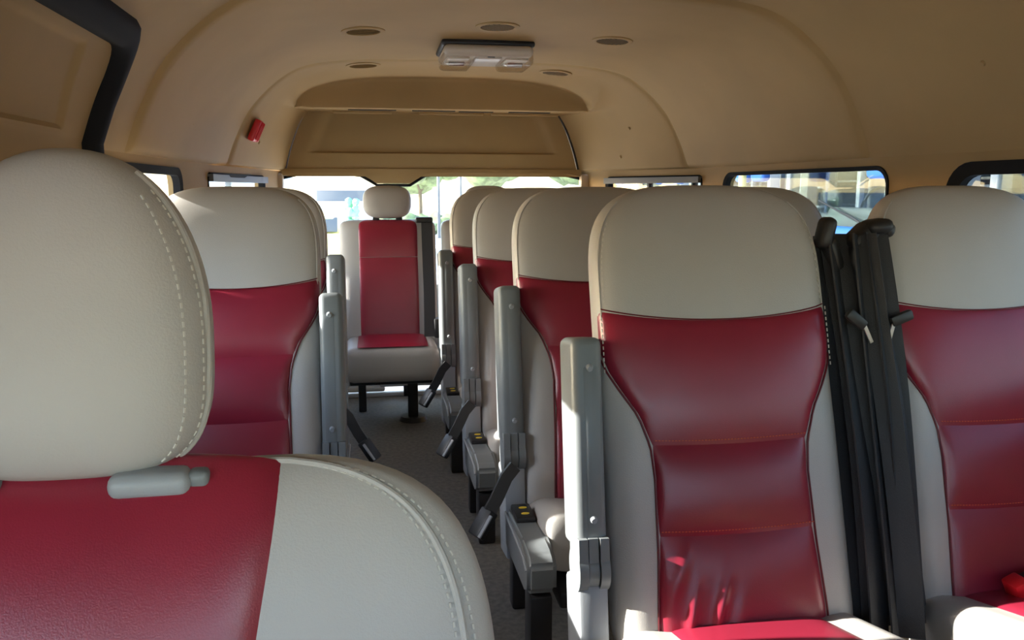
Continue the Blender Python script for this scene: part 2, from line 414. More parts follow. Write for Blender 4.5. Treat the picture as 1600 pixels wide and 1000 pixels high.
obj('pane', bm, M['clear'], ht, smooth=False)
bm = nb(); add_box(bm, (.33, HY+.02, .335), (1.75, .05, .57), .01)
add_box(bm, (.33, HY-.02, .012), (1.75, .05, .022), .006)
add_box(bm, (.50, HY-.02, .07), (1.0, .05, .03), .012); add_box(bm, (-.3, HY-.02, .045), (.66, .05, .03), .012)
obj('hatch_lower_panel', bm, M['wall_l'], ht)
bm = nb(); add_box(bm, (.33, 4.5, -.03), (1.8, .12, .05), .01); obj('sill_plate', bm, M['plastic_d'], ht)

# ------------------------------------------------------------------ upholstery surfaces
class Back:
    def __init__(s, hw=.255, zb=.20, zt=1.142, zs=.92, m=3.3, d=.062, n=3.6, k=.303, bol=.010, waist=0, zref=.885, dip=0):
        s.__dict__.update(hw=hw, zb=zb, zt=zt, zs=zs, m=m, d=d, n=n, k=k, bol=bol, waist=waist, zref=zref, dip=dip)
    def p(s, t, z):
        hw, d = s.hw, s.d
        e = max(0, (z-s.zs)/(s.zt-s.zs)); e = min(e, 1)
        hw *= max(0, 1-e**s.m)**(1/s.m); d *= (max(0, 1-e**5))**.5*(1-.12*e)
        b = max(0, (s.zb+.06-z)/.06)
        hw *= 1-.10*b*b; d *= 1-.25*b*b
        c, q = math.cos(t), math.sin(t)
        x = hw*math.copysign(abs(c)**(2/s.n), c); y = d*math.copysign(abs(q)**(2/s.n), q)
        ax = abs(x)/s.hw
        if q < 0: y -= s.bol*math.exp(-((ax-.82)/.16)**2)*smooth((z-s.zb)/.1)*smooth((s.zref-.12-z)/.15)
        zd = z-s.dip*math.exp(-(x/.13)**2)*smooth((z-s.zt+.16)/.16) if s.dip else z
        return Vector((x, (z-s.zref)*s.k+s.d+y, zd))
    def n_(s, t, z):
        e = 1e-3; a = s.p(t+e, z)-s.p(t-e, z); b = s.p(t, z+e)-s.p(t, z-e); v = a.cross(b)
        return v.normalized() if v.length > 1e-12 else Vector((0, -1, 0))
    def body(s, nt=56, nz=44):
        bm = nb()
        zz = [s.zb+(s.zs-s.zb)*i/(nz*.55) for i in range(int(nz*.55))]
        nd = nz-len(zz)
        for i in range(nd+1): a = i/nd; zz.append(s.zs+(s.zt-1e-4-s.zs)*math.sin(a*PI/2))
        V = add_grid(bm, lambda u, v: s.p(2*PI*u, zz[round(v*(len(zz)-1))]), nt, len(zz), wrap=True)
        bm.faces.new(V[0][::-1]); bm.faces.new(V[-1])
        return bm
    def tt(s, f):      # fraction of half width (beyond 1 wraps on to the side) -> angle on the front half
        sg = math.copysign(1, f); f = abs(f)
        a = math.asin(min(f, .999)**(s.n/2)) if f <= .999 else PI/2+(f-.999)*3
        return -PI/2+sg*a
    def pt(s, f, z, off):
        t = s.tt(f); return s.p(t, z)+s.n_(t, z)*off
    def patch(s, zlo, zhi, frac, nu=44, nv=20, pillow=.010, base=.004, wr=None, top=False, bot=False):
        bm = nb()
        def fn(u, v):
            U = 2*u-1; U = math.copysign(1-(1-abs(U))**1.6, U)
            v2 = .5-.5*math.cos(PI*v)
            z = lerp(zlo(U), zhi(U), v2); f = U*frac(z, U)
            ev = 1-(abs(2*v2-1)**26 if (v2 > .5 and top) or (v2 < .5 and bot) else 0); eu = 1-abs(U)**18
            off = -.003+(base+.003+pillow*(1-abs(2*v2-1)**2.6)*(1-.4*U*U))*ev*eu
            if wr: off += wr(U, v2)*eu*(1-abs(2*v2-1)**8)
            return s.pt(f, z, off)
        add_grid(bm, fn, nu, nv); return bm
def stitch_run(bm, pts, nrms, ln=.008, gap=.005, w=.0022, h=.0016):
    # short raised dashes along a path of points
    acc = 0
    for i in range(len(pts)-1):
        a, b = pts[i], pts[i+1]; L = (b-a).length; d = (b-a)/L if L > 1e-9 else None
        if d is None: continue
        while acc < L:
            c = a+d*(acc+ln/2); n = nrms[i]; n = (n-d*n.dot(d)).normalized(); s = d.cross(n)
            rot = Matrix((d, s, n)).transposed()
            add_box(bm, c+n*h*.3, (ln, w, h), .0)
            vs_ = bm.verts[-8:] if False else list(bm.verts)[-8:]
            for v in vs_: v.co = c+n*h*.3+rot@(v.co-(c+n*h*.3))
            acc += ln+gap
        acc -= L
    return bm

FR = [(.20, .70), (.30, .69), (.42, .655), (.56, .64), (.62, .66), (.68, .74), (.725, .86), (.76, .945), (.80, 1.0), (.90, 1.015)]
FR2 = [(.20, .70), (.30, .69), (.45, .655), (.60, .64), (.66, .67), (.72, .76), (.76, .88), (.79, .955), (.82, 1.0), (.90, 1.015)]
def seat_meshes(key, hw, fr=FR, d=.062, wrk=False, stitches=False, zt=1.142, s1=.623, s2=.451):
    S = Back(hw=hw, d=d, zt=zt); R = {}
    R['backrest'] = mesh_of(S.body(), 'backrest')
    f = lambda z, U: interp(z, fr)
    sag = lambda z0, a: (lambda U: z0-a*(1-U*U))
    def wr(U, v):
        g = 0
        for (u0, tilt, wd, am, vc) in ((-.33, .40, .034, .011, .42), (-.64, .26, .028, .009, .34), (-.08, .42, .05, .007, .30), (-.92, .5, .04, .005, .70)):
            g += am*math.exp(-((U-u0-tilt*(v-.4))/(wd*2))**2)*math.exp(-((v-vc)/.22)**2)
        return g
    R['p1'] = mesh_of(S.patch(sag(s1, .004), sag(.888, .022), f, pillow=.013, nv=26, top=True), 'p')
    R['p2'] = mesh_of(S.patch(sag(s2, .004), sag(s1, .004), f, pillow=.014), 'p')
    R['p3'] = mesh_of(S.patch(lambda U: .215, sag(s2, .004), f, pillow=.014, nu=90, nv=40, bot=True, wr=wr if wrk else None), 'p')
    # piping cords under the head cover and down both panel sides
    R['piping'] = [mesh_of(add_tube(nb(), [S.pt(lerp(-.965, .965, i/24), .887-.022*(1-(2*i/24-1)**2), .0012) for i in range(25)], .0016, 6), 'piping')]
    for sg in (-1, 1): R['piping'].append(mesh_of(add_tube(nb(), [S.pt(sg*(interp(lerp(.24, .80, i/30), fr)+.004), lerp(.24, .80, i/30), .0012) for i in range(31)], .0024, 6), 'piping'))
    if stitches:
        bm = nb()
        for z0 in (s1+.0085, s2+.0085):
            P = [S.pt(lerp(-.63, .63, i/40), z0-.004*(1-(2*i/40-1)**2), .0065) for i in range(41)]
            stitch_run(bm, P, [Vector((0, -1, .2))]*41, .004, .003, .0016, .0014)
        R['st_red'] = mesh_of(bm, 'st', False)
        bm = nb()
        for sg in (-1, 1):
            P = [S.pt(sg*.955, lerp(.76, .885, i/12), .0075) for i in range(13)]
            stitch_run(bm, P, [Vector((-.3*-sg, -1, .2))]*13, .007, .005)
        for sg in (-1, 1):      # head cover side seam
            P = [S.pt(sg*.94, lerp(.90, 1.06, i/12), .0006) for i in range(13)]
            stitch_run(bm, P, [Vector((.3*sg, -1, .2))]*13, .006, .006, .0016, .0012)
        R['st_pale'] = mesh_of(bm, 'st', False)
    # raised side seams of the head cover
    R['seam'] = [mesh_of(add_tube(nb(), [S.pt(sg*.965, lerp(.80, 1.105, i/22), .0004) for i in range(23)], .0022, 6), 'seam') for sg in (-1, 1)]
    # cushion: lofted cross sections along its depth
    y0, y1 = -.135, -.43
    def cp(t, v):
        y = lerp(y0, y1, v); e = max(0, (v-.86)/.14); e = min(e, 1); b = max(0, (.12-v)/.12)
        sc = max(0, 1-e**4.2)**(1/4.2); hh = .082*(.12+.88*sc)*(1-.3*b*b); ww = hw*(1-.06*e**3)*(1-.05*b*b)
        c, q = math.cos(t), math.sin(t); x = ww*math.copysign(abs(c)**(2/7), c); z = hh*math.copysign(abs(q)**(2/6), q)
        zc = .184+.076*v-.012*e*e
        if q > 0: z += .008*math.exp(-((abs(x)/hw-.84)/.14)**2)*(1-e)
        return Vector((x, y, zc+z))
    bm = nb(); V = add_grid(bm, lambda u, v: cp(2*PI*u, v), 52, 36, wrap=True); bm.faces.new(V[0][::-1]); bm.faces.new(V[-1])
    R['cushion'] = mesh_of(bm, 'cushion')
    def cpatch(u, v):
        U = 2*u-1; f0 = .64*U; t = PI/2-math.asin(min(.999, abs(f0))**(7/2))*math.copysign(1, f0); vv = lerp(.02, .995, v)
        e = 1e-3; a = cp(t+e, vv)-cp(t-e, vv); b = cp(t, vv+e)-cp(t, vv-e); n = b.cross(a)
        n = n.normalized() if n.length > 1e-12 else Vector((0, -1, 0))
        if n.z < -.2: n = -n
        ed = (1-abs(U)**14)
        return cp(t, vv)+n*(-.003+(.008+.006*(1-U*U))*ed)
    bm = nb(); add_grid(bm, cpatch, 26, 34); R['cpatch'] = mesh_of(bm, 'cp')
    return R
CACHE = {}
def meshes(key, **kw):
    if key not in CACHE: CACHE[key] = seat_meshes(key, **kw)
    return CACHE[key]

def arm_parts(root, dx, ztop, side):
    # upright folded armrest on the aisle side; side = -1 when the aisle is to its left
    kk = .17; zb = .375; L = ztop-zb; a = math.atan(kk)
    def at(z, y=0): return Vector((dx, (z-.83)*kk-.014+y, z))
    rot = Matrix.Rotation(-a, 3, 'X')
    cen = at((ztop+zb)/2+.02)
    bm = box(cen+rot@Vector((0, .012, 0)), (.064, .112, L-.04), .016, 4, rot)
    ar = obj('armrest', bm, M['plastic'], root)
    bm = box(cen+rot@Vector((.006*(-side), -.036, -.02)), (.036, .018, L-.11), .006, 2, rot); obj('armrest_insert', bm, M['plastic'], ar)
    for z in (ztop-.055, zb+.115):
        c = at(z)+Vector((-.004*side, -.047, 0)); bm = nb(); add_cyl(bm, c+Vector((0, .004, 0)), c+Vector((0, -.004, -.001)), .0085, 14, .0055)
        obj('screw', bm, M['plastic_l'], ar)
    # hinge: cheek, barrel, cheek
    hz = zb+.012; c = at(hz, -.018)
    for x0, x1, r, m_ in ((-.031, -.012, .046, 'plastic'), (-.010, .010, .041, 'plastic_d'), (.012, .031, .046, 'plastic')):
        bm = nb(); add_cyl(bm, c+Vector((x0, 0, 0)), c+Vector((x1, 0, 0)), r, 28); add_box(bm, c+Vector(((x0+x1)/2, .004, .035)), ((x1-x0)*.94, r*1.7, .06), 0, 2, rot)
        obj('hinge', bm, M[m_] if m_ == 'plastic' else M['plastic'], ar)
    bm = nb(); add_box(bm, at(.225, .012), (.060, .115, .26), .008, 2, rot); obj('armrest_bracket', bm, M['plastic_l'], root)
def base_parts(root, hw, dx, side, marks=True):
    # black frame, legs on the aisle side and on the far side, grey side cover with recline panel
    obj('seat_frame', box((0, -.30, .125), (hw*1.8, .34, .045), .01), M['frame'], root)
    for x, y in ((dx, -.485), (dx, -.24), (-side*hw*-.0-side*(hw-.05), -.47), (-side*(hw-.05), -.2)):
        bm = box((x, y, .085), (.055, .075 if y < -.4 else .05, .17), .006); obj('leg', bm, M['frame'], root)
    bm = nb(); pr = [(-.19, .262), (-.42, .275), (-.50, .272), (-.532, .252), (-.53, .185), (-.49, .165), (-.19, .155)]
    x0, x1 = dx-.036, dx+.036
    A = [bm.verts.new((x0, y, z)) for y, z in pr]; B = [bm.verts.new((x1, y, z)) for y, z in pr]
    bm.faces.new(A); bm.faces.new(B[::-1])
    for i in range(len(pr)): bm.faces.new((A[i], A[(i+1) % len(pr)], B[(i+1) % len(pr)], B[i]))
    bmesh.ops.bevel(bm, geom=bm.edges[:], offset=.010, segments=3, affect='EDGES')
    sc = obj('side_cover', bm, M['plastic'], root)
    bm = nb(); add_tube(bm, [(dx+side*.036, y, .255-(.0 if y > -.5 else .02)) for y in (-.2, -.3, -.4, -.48, -.515)], .004, 6)
    obj('cover_ridge', bm, M['plastic_l'], sc)
    lp = obj('lever_panel', box((dx+.002, -.262, .274), (.052, .10, .018), .005), M['black'], sc)
    for y in (-.285, -.245):
        bm = nb(); add_cyl(bm, (dx+.004, y, .2825), (dx+.004, y, .2845), .011, 16)
        for v in bm.verts: v.co.y = y+(v.co.y-y)*.55
        obj('yellow_mark', bm, M['yellow'], sc)
def buckle_parts(root, dx, side, drop=0, ang=0, name='buckle'):
    a = Vector((dx, -.20, .385-drop)); b = Vector((dx+side*.075, -.235, .275-drop))
    bm = nb(); d = (b-a); add_ribbon(bm, [a, lerp(a, b, .35)+Vector((0, 0, .012)), lerp(a, b, .75), b], Vector((0, -1, .1)), .034, .016)
    bk = obj(name, bm, M['black'], root)
    q = d.to_track_quat('Z', 'Y').to_matrix(); e = b+d.normalized()*.036
    obj('buckle_head', box(e, (.048, .030, .08), .006, 2, q), M['black'], bk)
    obj('buckle_face', box(e+Vector((side*.003, -.018, .002)), (.036, .006, .066), .002, 2, q), M['plastic_l'], bk)

def seat(X, Y, hw, label, group, arm=None, side=-1, key=None, base=True, bk=True, wrk=False, stitches=False, name='passenger_seat', zt=1.142, adx=0):
    kw = dict(hw=hw, wrk=wrk, stitches=stitches, zt=zt)
    if not stitches: kw.update(s1=.690, s2=.520, fr=FR2)
    r = meshes(key or ('k%.3f%d%d%.3f' % (hw, wrk, stitches, zt)), **kw)
    t = thing(name, label, 'seat', (X, Y, 0), group)
    b = obj('backrest', r['backrest'], M['grey'], t)
    for k in ('p1', 'p2', 'p3'): obj('upholstery_panel', r[k], M['red'], t)
    for q_ in r['piping']: obj('piping', q_, M['piping'], b)
    for q_ in r['seam']: obj('head_seam', q_, M['grey'], b)
    if stitches:
        o = obj('stitching', r['st_red'], M['thread_red'], t, smooth=False); o['kind'] = 'stuff'; o['label'] = 'orange stitching along the quilt seams'
        o = obj('stitching', r['st_pale'], M['thread'], t, smooth=False); o['kind'] = 'stuff'; o['label'] = 'pale stitching at the panel edges'
    c = obj('cushion', r['cushion'], M['grey'], t); obj('cushion_panel', r['cpatch'], M['red'], t)
    dx = side*(hw+.031)+adx
    if base: base_parts(t, hw, dx, side)
    else:
        obj('seat_frame', box((0, -.30, .125), (hw*1.8, .34, .045), .01), M['frame'], t)
        for x in (-hw+.06, hw-.06): obj('leg', box((x, -.3, .055), (.05, .30, .11), .006), M['frame'], t)
    if arm: arm_parts(t, dx, arm, side)
    if bk: buckle_parts(t, dx+side*.01, side)
    return t
P0, PP = 1.605, .68
G1, G2 = 'aisle seats of the double rows', 'single seats behind the foreground seat'
seat(.705, P0-.03, .257, 'nearest full red and grey high-back seat with wrinkled lower panel', G1, .84, adx=-.012, wrk=True, stitches=True, bk=False)
seat(.655, P0+PP, .255, 'high-back seat directly behind the nearest full aisle seat', G1, .862)
seat(.617, P0+2*PP, .255, 'third high-back aisle seat, between the second seat and the farthest one', G1, .865)
seat(.592, P0+3*PP, .255, 'farthest high-back aisle seat, next to the rear bench', G1, .868)
ow = seat(1.352, P0, .232, 'window-side seat in front with red buckle on its cushion', 'window-side seats', None, 1, base=False, bk=False, stitches=True)
seat(1.172, P0+PP, .235, 'window-side seat peeking out behind the nearest full seat', 'window-side seats', None, 1, base=False, bk=False)
seat(-.394, P0+PP, .237, 'single high-back seat right behind the big foreground headrest', G2, .852, 1)
seat(-.412, P0+2*PP, .237, 'second single seat, only its edge showing behind the first single seat', G2, .905, 1)

# red buckle on the outer front seat
bm = nb(); q = Matrix.Rotation(math.radians(-25), 3, 'Y')
bk = obj('buckle', box((-.022, -.235, .322), (.085, .045, .04), .008, 2, q), M['black'], ow)
obj('release_button', box((-.060, -.240, .318), (.036, .044, .044), .006, 2, q), M['redplastic'], bk)['label'] = 'red release button'

# ------------------------------------------------------------------ foreground seat with separate headrest
fs = thing('front_seat', 'big foreground seat seen close up with separate grey headrest and red middle', 'seat', (-.262, .66, 0))
SB = Back(hw=.362, zb=.28, zt=.899, zs=.58, m=4.4, d=.062, n=3.2, k=.30, bol=.02, zref=.885, dip=.016)
fb = obj('backrest', SB.body(72, 60), M['grey'], fs)
ff = lambda z, U: interp(z, [(.30, .40), (.70, .42), (.77, .44), (.83, .485), (.87, .56), (.90, .82), (.915, 1.0)])
def f_fr(z, U): return ff(z, U)
bm = nb()
def fpatch(u, v):
    U = 2*u-1; v2 = 1-(1-v)**2.2
    z = lerp(.30, SB.zt-.0008, v2); e = max(0, (z-SB.zs)/(SB.zt-SB.zs)); whw = SB.hw*max(.02, 1-e**SB.m)**(1/SB.m)
    xt = lerp(.155, .178, smooth((z-.7)/.2))
    f = min(.93, xt/whw)*U
    ed = 1-abs(U)**16
    return SB.pt(f, z, -.003+(.008+.014*(1-U**4))*ed)
add_grid(bm, fpatch, 40, 50)
# over the top edge and down the back
obj('upholstery_panel', bm, M['red'], fs)
bm = nb()
for rowf, off in ((.90, .0008), (.945, .0008)):
    pts = [SB.pt(rowf, .45+(.912-.45)*math.sin(i/60*PI/2), off) for i in range(61)]
    stitch_run(bm, pts, [SB.n_(SB.tt(rowf), .45+(.912-.45)*math.sin(i/60*PI/2)) for i in range(61)], .0046, .0036, .0015, .0013)
o = obj('stitching', bm, M['thread'], fs, smooth=False); o['kind'] = 'stuff'
bm = nb(); add_tube(bm, [SB.pt(.922, .45+(.913-.45)*math.sin(i/60*PI/2), .0) for i in range(61)], .0035, 8)
obj('edge_seam', bm, M['grey'], fs)
# headrest
HR = dict(cx=0.002, cz=1.028, hw=.115, hh=.138, d=.055)
def hp(t, v):   # v -1..1 vertical
    e = abs(v); sgn = math.copysign(1, v)
    g_ = (v+.22)/1.22 if v > -.22 else (-.22-v)/.78; ex_ = 2.15 if v > -.22 else 3.6
    ww = HR['hw']*max(0, 1-min(1, g_)**ex_)**(1/ex_); dd = HR['d']*max(0, 1-e**4)**(1/2.6)
    c, q = math.cos(t), math.sin(t)
    x = ww*math.copysign(abs(c)**(2/2.9), c); y = dd*math.copysign(abs(q)**(2/2.5), q)
    z = HR['cz']+HR['hh']*v
    return Vector((HR['cx']+x, .055+.16*(z-.9)+y+.012*(x/.14)**2, z))
bm = nb(); zz = [math.sin(-PI/2+PI*i/40)*.9999 for i in range(41)]
V = add_grid(bm, lambda u, v: hp(2*PI*u, zz[round(v*40)]), 64, 41, wrap=True); bm.faces.new(V[0][::-1]); bm.faces.new(V[-1])
hr = obj('headrest', bm, M['grey'], fs)
bm = nb()
def hn(t, v):
    e = 1e-3; a = hp(t+e, v)-hp(t-e, v); b = hp(t, v+e)-hp(t, v-e); return a.cross(b).normalized()
for sgx in (0, 1):
    for tf in (.20, .10):
        ang = -tf*PI if sgx else -PI+tf*PI
        vv = [-.90+1.62*i/60 for i in range(61)]
        stitch_run(bm, [hp(ang, v) for v in vv], [hn(ang, v) for v in vv], .0046, .0034, .0015, .0013)
o = obj('stitching', bm, M['thread'], hr, smooth=False); o['kind'] = 'stuff'
for sgx in (0, 1):
    ang = -.06*PI if sgx else -PI+.06*PI
    obj('headrest_seam', add_tube(nb(), [hp(ang, -.9+1.75*i/50) for i in range(51)], .0032, 8), M['grey'], hr)
for sx in (-1, 1):
    x = HR['cx']-.013+sx*.082
    gd = obj('headrest_guide', box((x, .034, .888), (.066, .040, .021), .009, 4), M['plastic_l'], fs)
    obj('guide_button', box((x+.038, .034, .889), (.018, .026, .016), .005, 3), M['plastic'], gd)
    obj('headrest_post', cyl((x, .058, .83), (x, .070, .96), .006), M['steel'], fs)
obj('cushion', box((0, -.24, .40), (.66, .42, .13), .05, 4), M['grey'], fs)
obj('cushion_panel', box((0, -.24, .405), (.34, .40, .135), .04, 4), M['red'], fs)
obj('seat_frame', box((0, -.2, .17), (.5, .36, .34), .02), M['frame'], fs)

# ------------------------------------------------------------------ rear bench seats
def rear_seat(X, label, red_l=-.15, red_r=.155, belt=False):
    t = thing('rear_seat', label, 'seat', (X, 4.13, 0), 'rear row seats')
    S = Back(hw=.242, zb=.30, zt=.985, zs=.90, m=7, d=.055, n=4.5, k=.16, bol=.006, zref=.885)
    if 'rb' not in CACHE:
        CACHE['rb'] = mesh_of(S.body(48, 36), 'rb')
        fr = lambda z, U: .62
        CACHE['rp1'] = mesh_of(S.patch(lambda U: .80, lambda U: .981, fr, pillow=.003), 'p')
        CACHE['rp2'] = mesh_of(S.patch(lambda U: .39, lambda U: .798, fr, pillow=.004), 'p')
        H = Back(hw=.122, zb=1.0, zt=1.155, zs=1.07, m=2.6, d=.045, n=3, k=.1, bol=0, zref=1.05)
        def hpt(tt, v):
            e = abs(v); ww = .122*max(0, 1-e**3.2)**(1/3.2)*(1-.04*v*v); dd = .05*max(0, 1-e**4)**(1/2.6)
            c, q = math.cos(tt), math.sin(tt)
            return Vector((ww*math.copysign(abs(c)**(2/3), c), .06+dd*math.copysign(abs(q)**(2/2.6), q), 1.073+.083*v))
        bm = nb(); zz = [math.sin(-PI/2+PI*i/24)*.9999 for i in range(25)]
        V = add_grid(bm, lambda u, v: hpt(2*PI*u, zz[round(v*24)]), 40, 25, wrap=True); bm.faces.new(V[0][::-1]); bm.faces.new(V[-1])
        CACHE['rh'] = mesh_of(bm, 'h')
        bm = box((0, -.185, .322), (.445, .44, .17), .045, 5); CACHE['rc'] = mesh_of(bm, 'c')
        bm = nb(); add_grid(bm, lambda u, v: Vector((lerp(-.16, .17, u), lerp(.0, -.385, v), .409+.008*(1-abs(2*u-1)**6)*(1-abs(2*v-1)**8))), 16, 16)
        CACHE['rcp'] = mesh_of(bm, 'cp')
    b = obj('backrest', CACHE['rb'], M['grey'], t)
    obj('upholstery_panel', CACHE['rp1'], M['red'], t); obj('upholstery_panel', CACHE['rp2'], M['red'], t)
    obj('headrest', CACHE['rh'], M['grey'], t)
    for sx in (-.058, .058):
        obj('headrest_post', cyl((sx, .06, .95), (sx, .06, 1.02), .007), M['steel'], t)
        obj('post_guide', box((sx, .055, .988), (.034, .03, .018), .005), M['black'], t)
    obj('cushion', CACHE['rc'], M['grey'], t); obj('cushion_panel', CACHE['rcp'], M['red'], t)
    obj('seat_frame', box((0, -.18, .232), (.40, .36, .02), .006), M['frame'], t)
    bm = nb(); add_box(bm, (.10, -.20, .13), (.05, .05, .22), .006); add_cyl(bm, (.10, -.20, .0), (.10, -.20, .022), .07, 24, .06); add_box(bm, (.07, -.2, .15), (.03, .03, .05), .004)
    obj('leg', bm, M['frame'], t)
    obj('leg', box((-.15, -.0, .11), (.04, .04, .22), .006), M['frame'], t)
    bm = nb(); add_cyl(bm, (-.245, -.32, .30), (-.21, -.32, .30), .052, 24); obj('hinge_cover', bm, M['black'], t)
    return t
rear_seat(.062, 'rear middle seat facing down the aisle with grey headrest and flat red back')
rear_seat(.575, 'rear seat partly hidden behind the farthest armrest, beside the middle one')
sb = thing('seat_belt', 'dark belt hanging down the side of the rear middle seat', 'seat belt', (.255, 4.10, 0), 'seat belts')
bm = nb(); add_ribbon(bm, [(.0, .035, .985), (.0, -.012, .97), (.0, -.025, .90), (.003, -.075, .62), (.0, -.115, .41)], (0, -1, 0), .056, .004); obj('webbing', bm, M['web'], sb)
obj('belt_guide', box((-.012, .02, .985), (.085, .06, .028), .008, 3), M['black'], sb)
obj('buckle', box((.04, -.10, .45), (.035, .04, .10), .01), M['black'], sb)

# ------------------------------------------------------------------ belts hanging between the two front seats
def back_y(z): return P0+(z-.885)*.303
def belt(name_label, xs, xtop, zt, tongue_x, flip):
    t = thing('seat_belt', name_label, 'seat belt', (xtop, P0, 0), 'seat belts')
    for i, (x0, x1, wd, th, dy, tw) in enumerate(xs):
        bm = nb(); pts = []; nr = []
        for k in range(15):
            z = lerp(zt, .235, k/14); s = k/14
            y = back_y(z)-P0+dy+.010*math.sin(4*s+i*1.3)-.012*math.sin(PI*s)
            pts.append((lerp(x0, x1, s**.9)-xtop, y, z)); a = tw*(1-.35*s)+.12*math.sin(3*s+i); nr.append(Vector((math.sin(a), -math.cos(a), 0)))
        add_ribbon(bm, pts, nr, wd, th); obj('webbing', bm, M['web'], t, sharp=30)
    yt = back_y(zt)-P0
    bm = nb(); 
    c0 = Vector((0, yt-.005, zt+.005))
    # lump of folded webbing over its guide
    for (dx, dy, dz, sx, sy, sz, ry) in flip:
        add_box(bm, c0+Vector((dx, dy, dz)), (sx, sy, sz), .016, 3, Matrix.Rotation(ry, 3, 'Y'))
    obj('belt_guide', bm, M['black'], t)
    zt2 = .862; c = Vector((tongue_x-xtop, back_y(zt2)-P0-.062, zt2))
    sg = -1 if tongue_x < 1.03 else 1
    rt = Matrix.Rotation(math.radians(-28 if sg < 0 else 12), 3, 'Y')
    tg = obj('tongue', box(c, (.052, .016, .024), .006, 2, Matrix.Rotation(math.radians(38 if sg < 0 else -20), 3, 'Y')), M['black'], t)
    obj('tongue_plate', box(c+rt@Vector((.010 if sg < 0 else -.016, -.003, -.036)), (.009, .003, .054), .001, 1, rt), M['steel'], tg)
belt('black belt strap hanging over the edge of the nearest full seat, with metal tongue',
     [(.995, .995, .062, .004, .022, .0), (.99, .995, .05, .004, -.02, .6), (1.0, 1.01, .06, .004, .0, -.3), (1.01, 1.03, .05, .004, .012, .2)], .985, 1.03, .995,
     [(-.012, -.005, .004, .030, .05, .07, .2), (.008, .0, -.045, .034, .05, .08, -.35)])
belt('thick bunch of black belt straps beside the window-side seat, with metal tongue',
     [(1.035, 1.030, .05, .004, -.03, .75), (1.052, 1.05, .05, .004, -.045, -.9), (1.072, 1.07, .055, .004, -.03, .5), (1.09, 1.09, .05, .004, -.012, -.35), (1.03, 1.02, .06, .004, .01, 0.1), (1.085, 1.10, .06, .004, .014, .0)],
     1.062, 1.035, 1.10,
     [(.0, 0, -.012, .075, .06, .042, -.75), (.030, -.01, .012, .060, .06, .033, -.12), (.006, .0, -.055, .080, .06, .06, .0), (.056, -.01, .004, .03, .04, .034, .3)])

# ------------------------------------------------------------------ ceiling fittings
def ceil_z(x, Y): 
    l, r = interp(Y, XL), interp(Y, XR); c, hw = (l+r)/2, (r-l)/2; t = abs(x-c)/hw
    lo, hi = 0, 1
    for _ in range(30):
        m = (lo+hi)/2
        if catmull(PROF, 1-m)[0] < t: lo = m
        else: hi = m
    z = catmull(PROF, 1-lo)[1]; zn = -(.016 if Y < 3.75 else .024)
    if Y > 3.92: z = min(z+zn, lerp(z+zn, arc_z(x), smooth((Y-3.92)/.22))); return z
    return z+zn
lt = thing('ceiling_lamp', 'rounded plastic dome lamp with clear ends at the middle of the headliner', 'lamp', (.455, 3.37, ceil_z(.455, 3.4)-.002))
obj('lamp_recess_shade', box((0, .02, -.010), (.37, .30, .026), .012, 3), M['black'], lt)  # black plate standing in for the shadowed recess above the lamp
bm = box((0, .0, -.040), (.355, .29, .045), .03, 5); obj('housing', bm, M['lampbody'], lt)
for sx in (-1, 1):
    r_ = obj('reflector', box((sx*.118, -.03, -.064), (.09, .16, .014), .006, 3), M['reflector'], lt)
    obj('bulb', cyl((sx*.118-.03, -.03, -.076), (sx*.118+.03, -.03, -.076), .010, 14), M['steel'], r_)
    obj('lens', box((sx*.118, -.02, -.066), (.125, .22, .05), .018, 4), M['lens'], lt)
obj('switch_panel', box((0, -.03, -.062), (.105, .19, .016), .006, 3), M['lampbody'], lt)
obj('switch', box((.01, -.12, -.058), (.03, .02, .014), .003), M['plastic_d'], lt)
def vent(x, Y, label, dark):
    z = ceil_z(x, Y); e = ceil_z(x+.05, Y)-ceil_z(x-.05, Y)
    t = thing('ceiling_vent', label, 'air vent', (x, Y, z), 'round ceiling vents'); t.rotation_euler[1] = -math.atan(e/.1)
    bm = nb(); n = 36
    prof = [(.080, .004), (.079, -.004), (.070, -.0075), (.062, -.006), (.058, .002)]
    V = [[bm.verts.new((r*math.cos(2*PI*i/n), r*math.sin(2*PI*i/n), zz_)) for i in range(n)] for r, zz_ in prof]
    for a, b in zip(V, V[1:]):
        for i in range(n): bm.faces.new((a[i], a[(i+1) % n], b[(i+1) % n], b[i]))
    obj('ring', bm, M['tan'], t)
    obj('vent_cup', cyl((0, 0, -.001), (0, 0, -.0035), .0615, 32), M['slot'], t)
    for k in range(7):
        d = -.045+.015*k; L = 2*math.sqrt(.058**2-d*d)
        rr = Matrix.Rotation(math.radians(38 if dark else 12), 3, 'X')
        bm = box((0, 0, -.0055), (L, .0025 if dark else .0125, .0035 if dark else .0015), 0, 1, rr); 
        az = Matrix.Rotation(math.radians(40 if dark else 15), 4, 'Z')
        bmesh.ops.translate(bm, vec=(0, d, 0), verts=bm.verts); bmesh.ops.transform(bm, matrix=az, verts=bm.verts)
        obj('slat', bm, M['ventring'] if dark else M['tan'], t)
vent(-.025, 3.10, 'closed round tan vent in front of the seam, over the single seats', 0)
vent(.45, 2.98, 'round vent right above the lamp, mostly hidden by it', 1)
vent(.92, 3.13, 'open dark round vent in the middle section over the double seats', 1)
vent(-.035, 3.86, 'closed tan vent behind the seam, nearer the back window', 0)
vent(.875, 3.93, 'open dark vent behind the seam near the rear duct', 1)
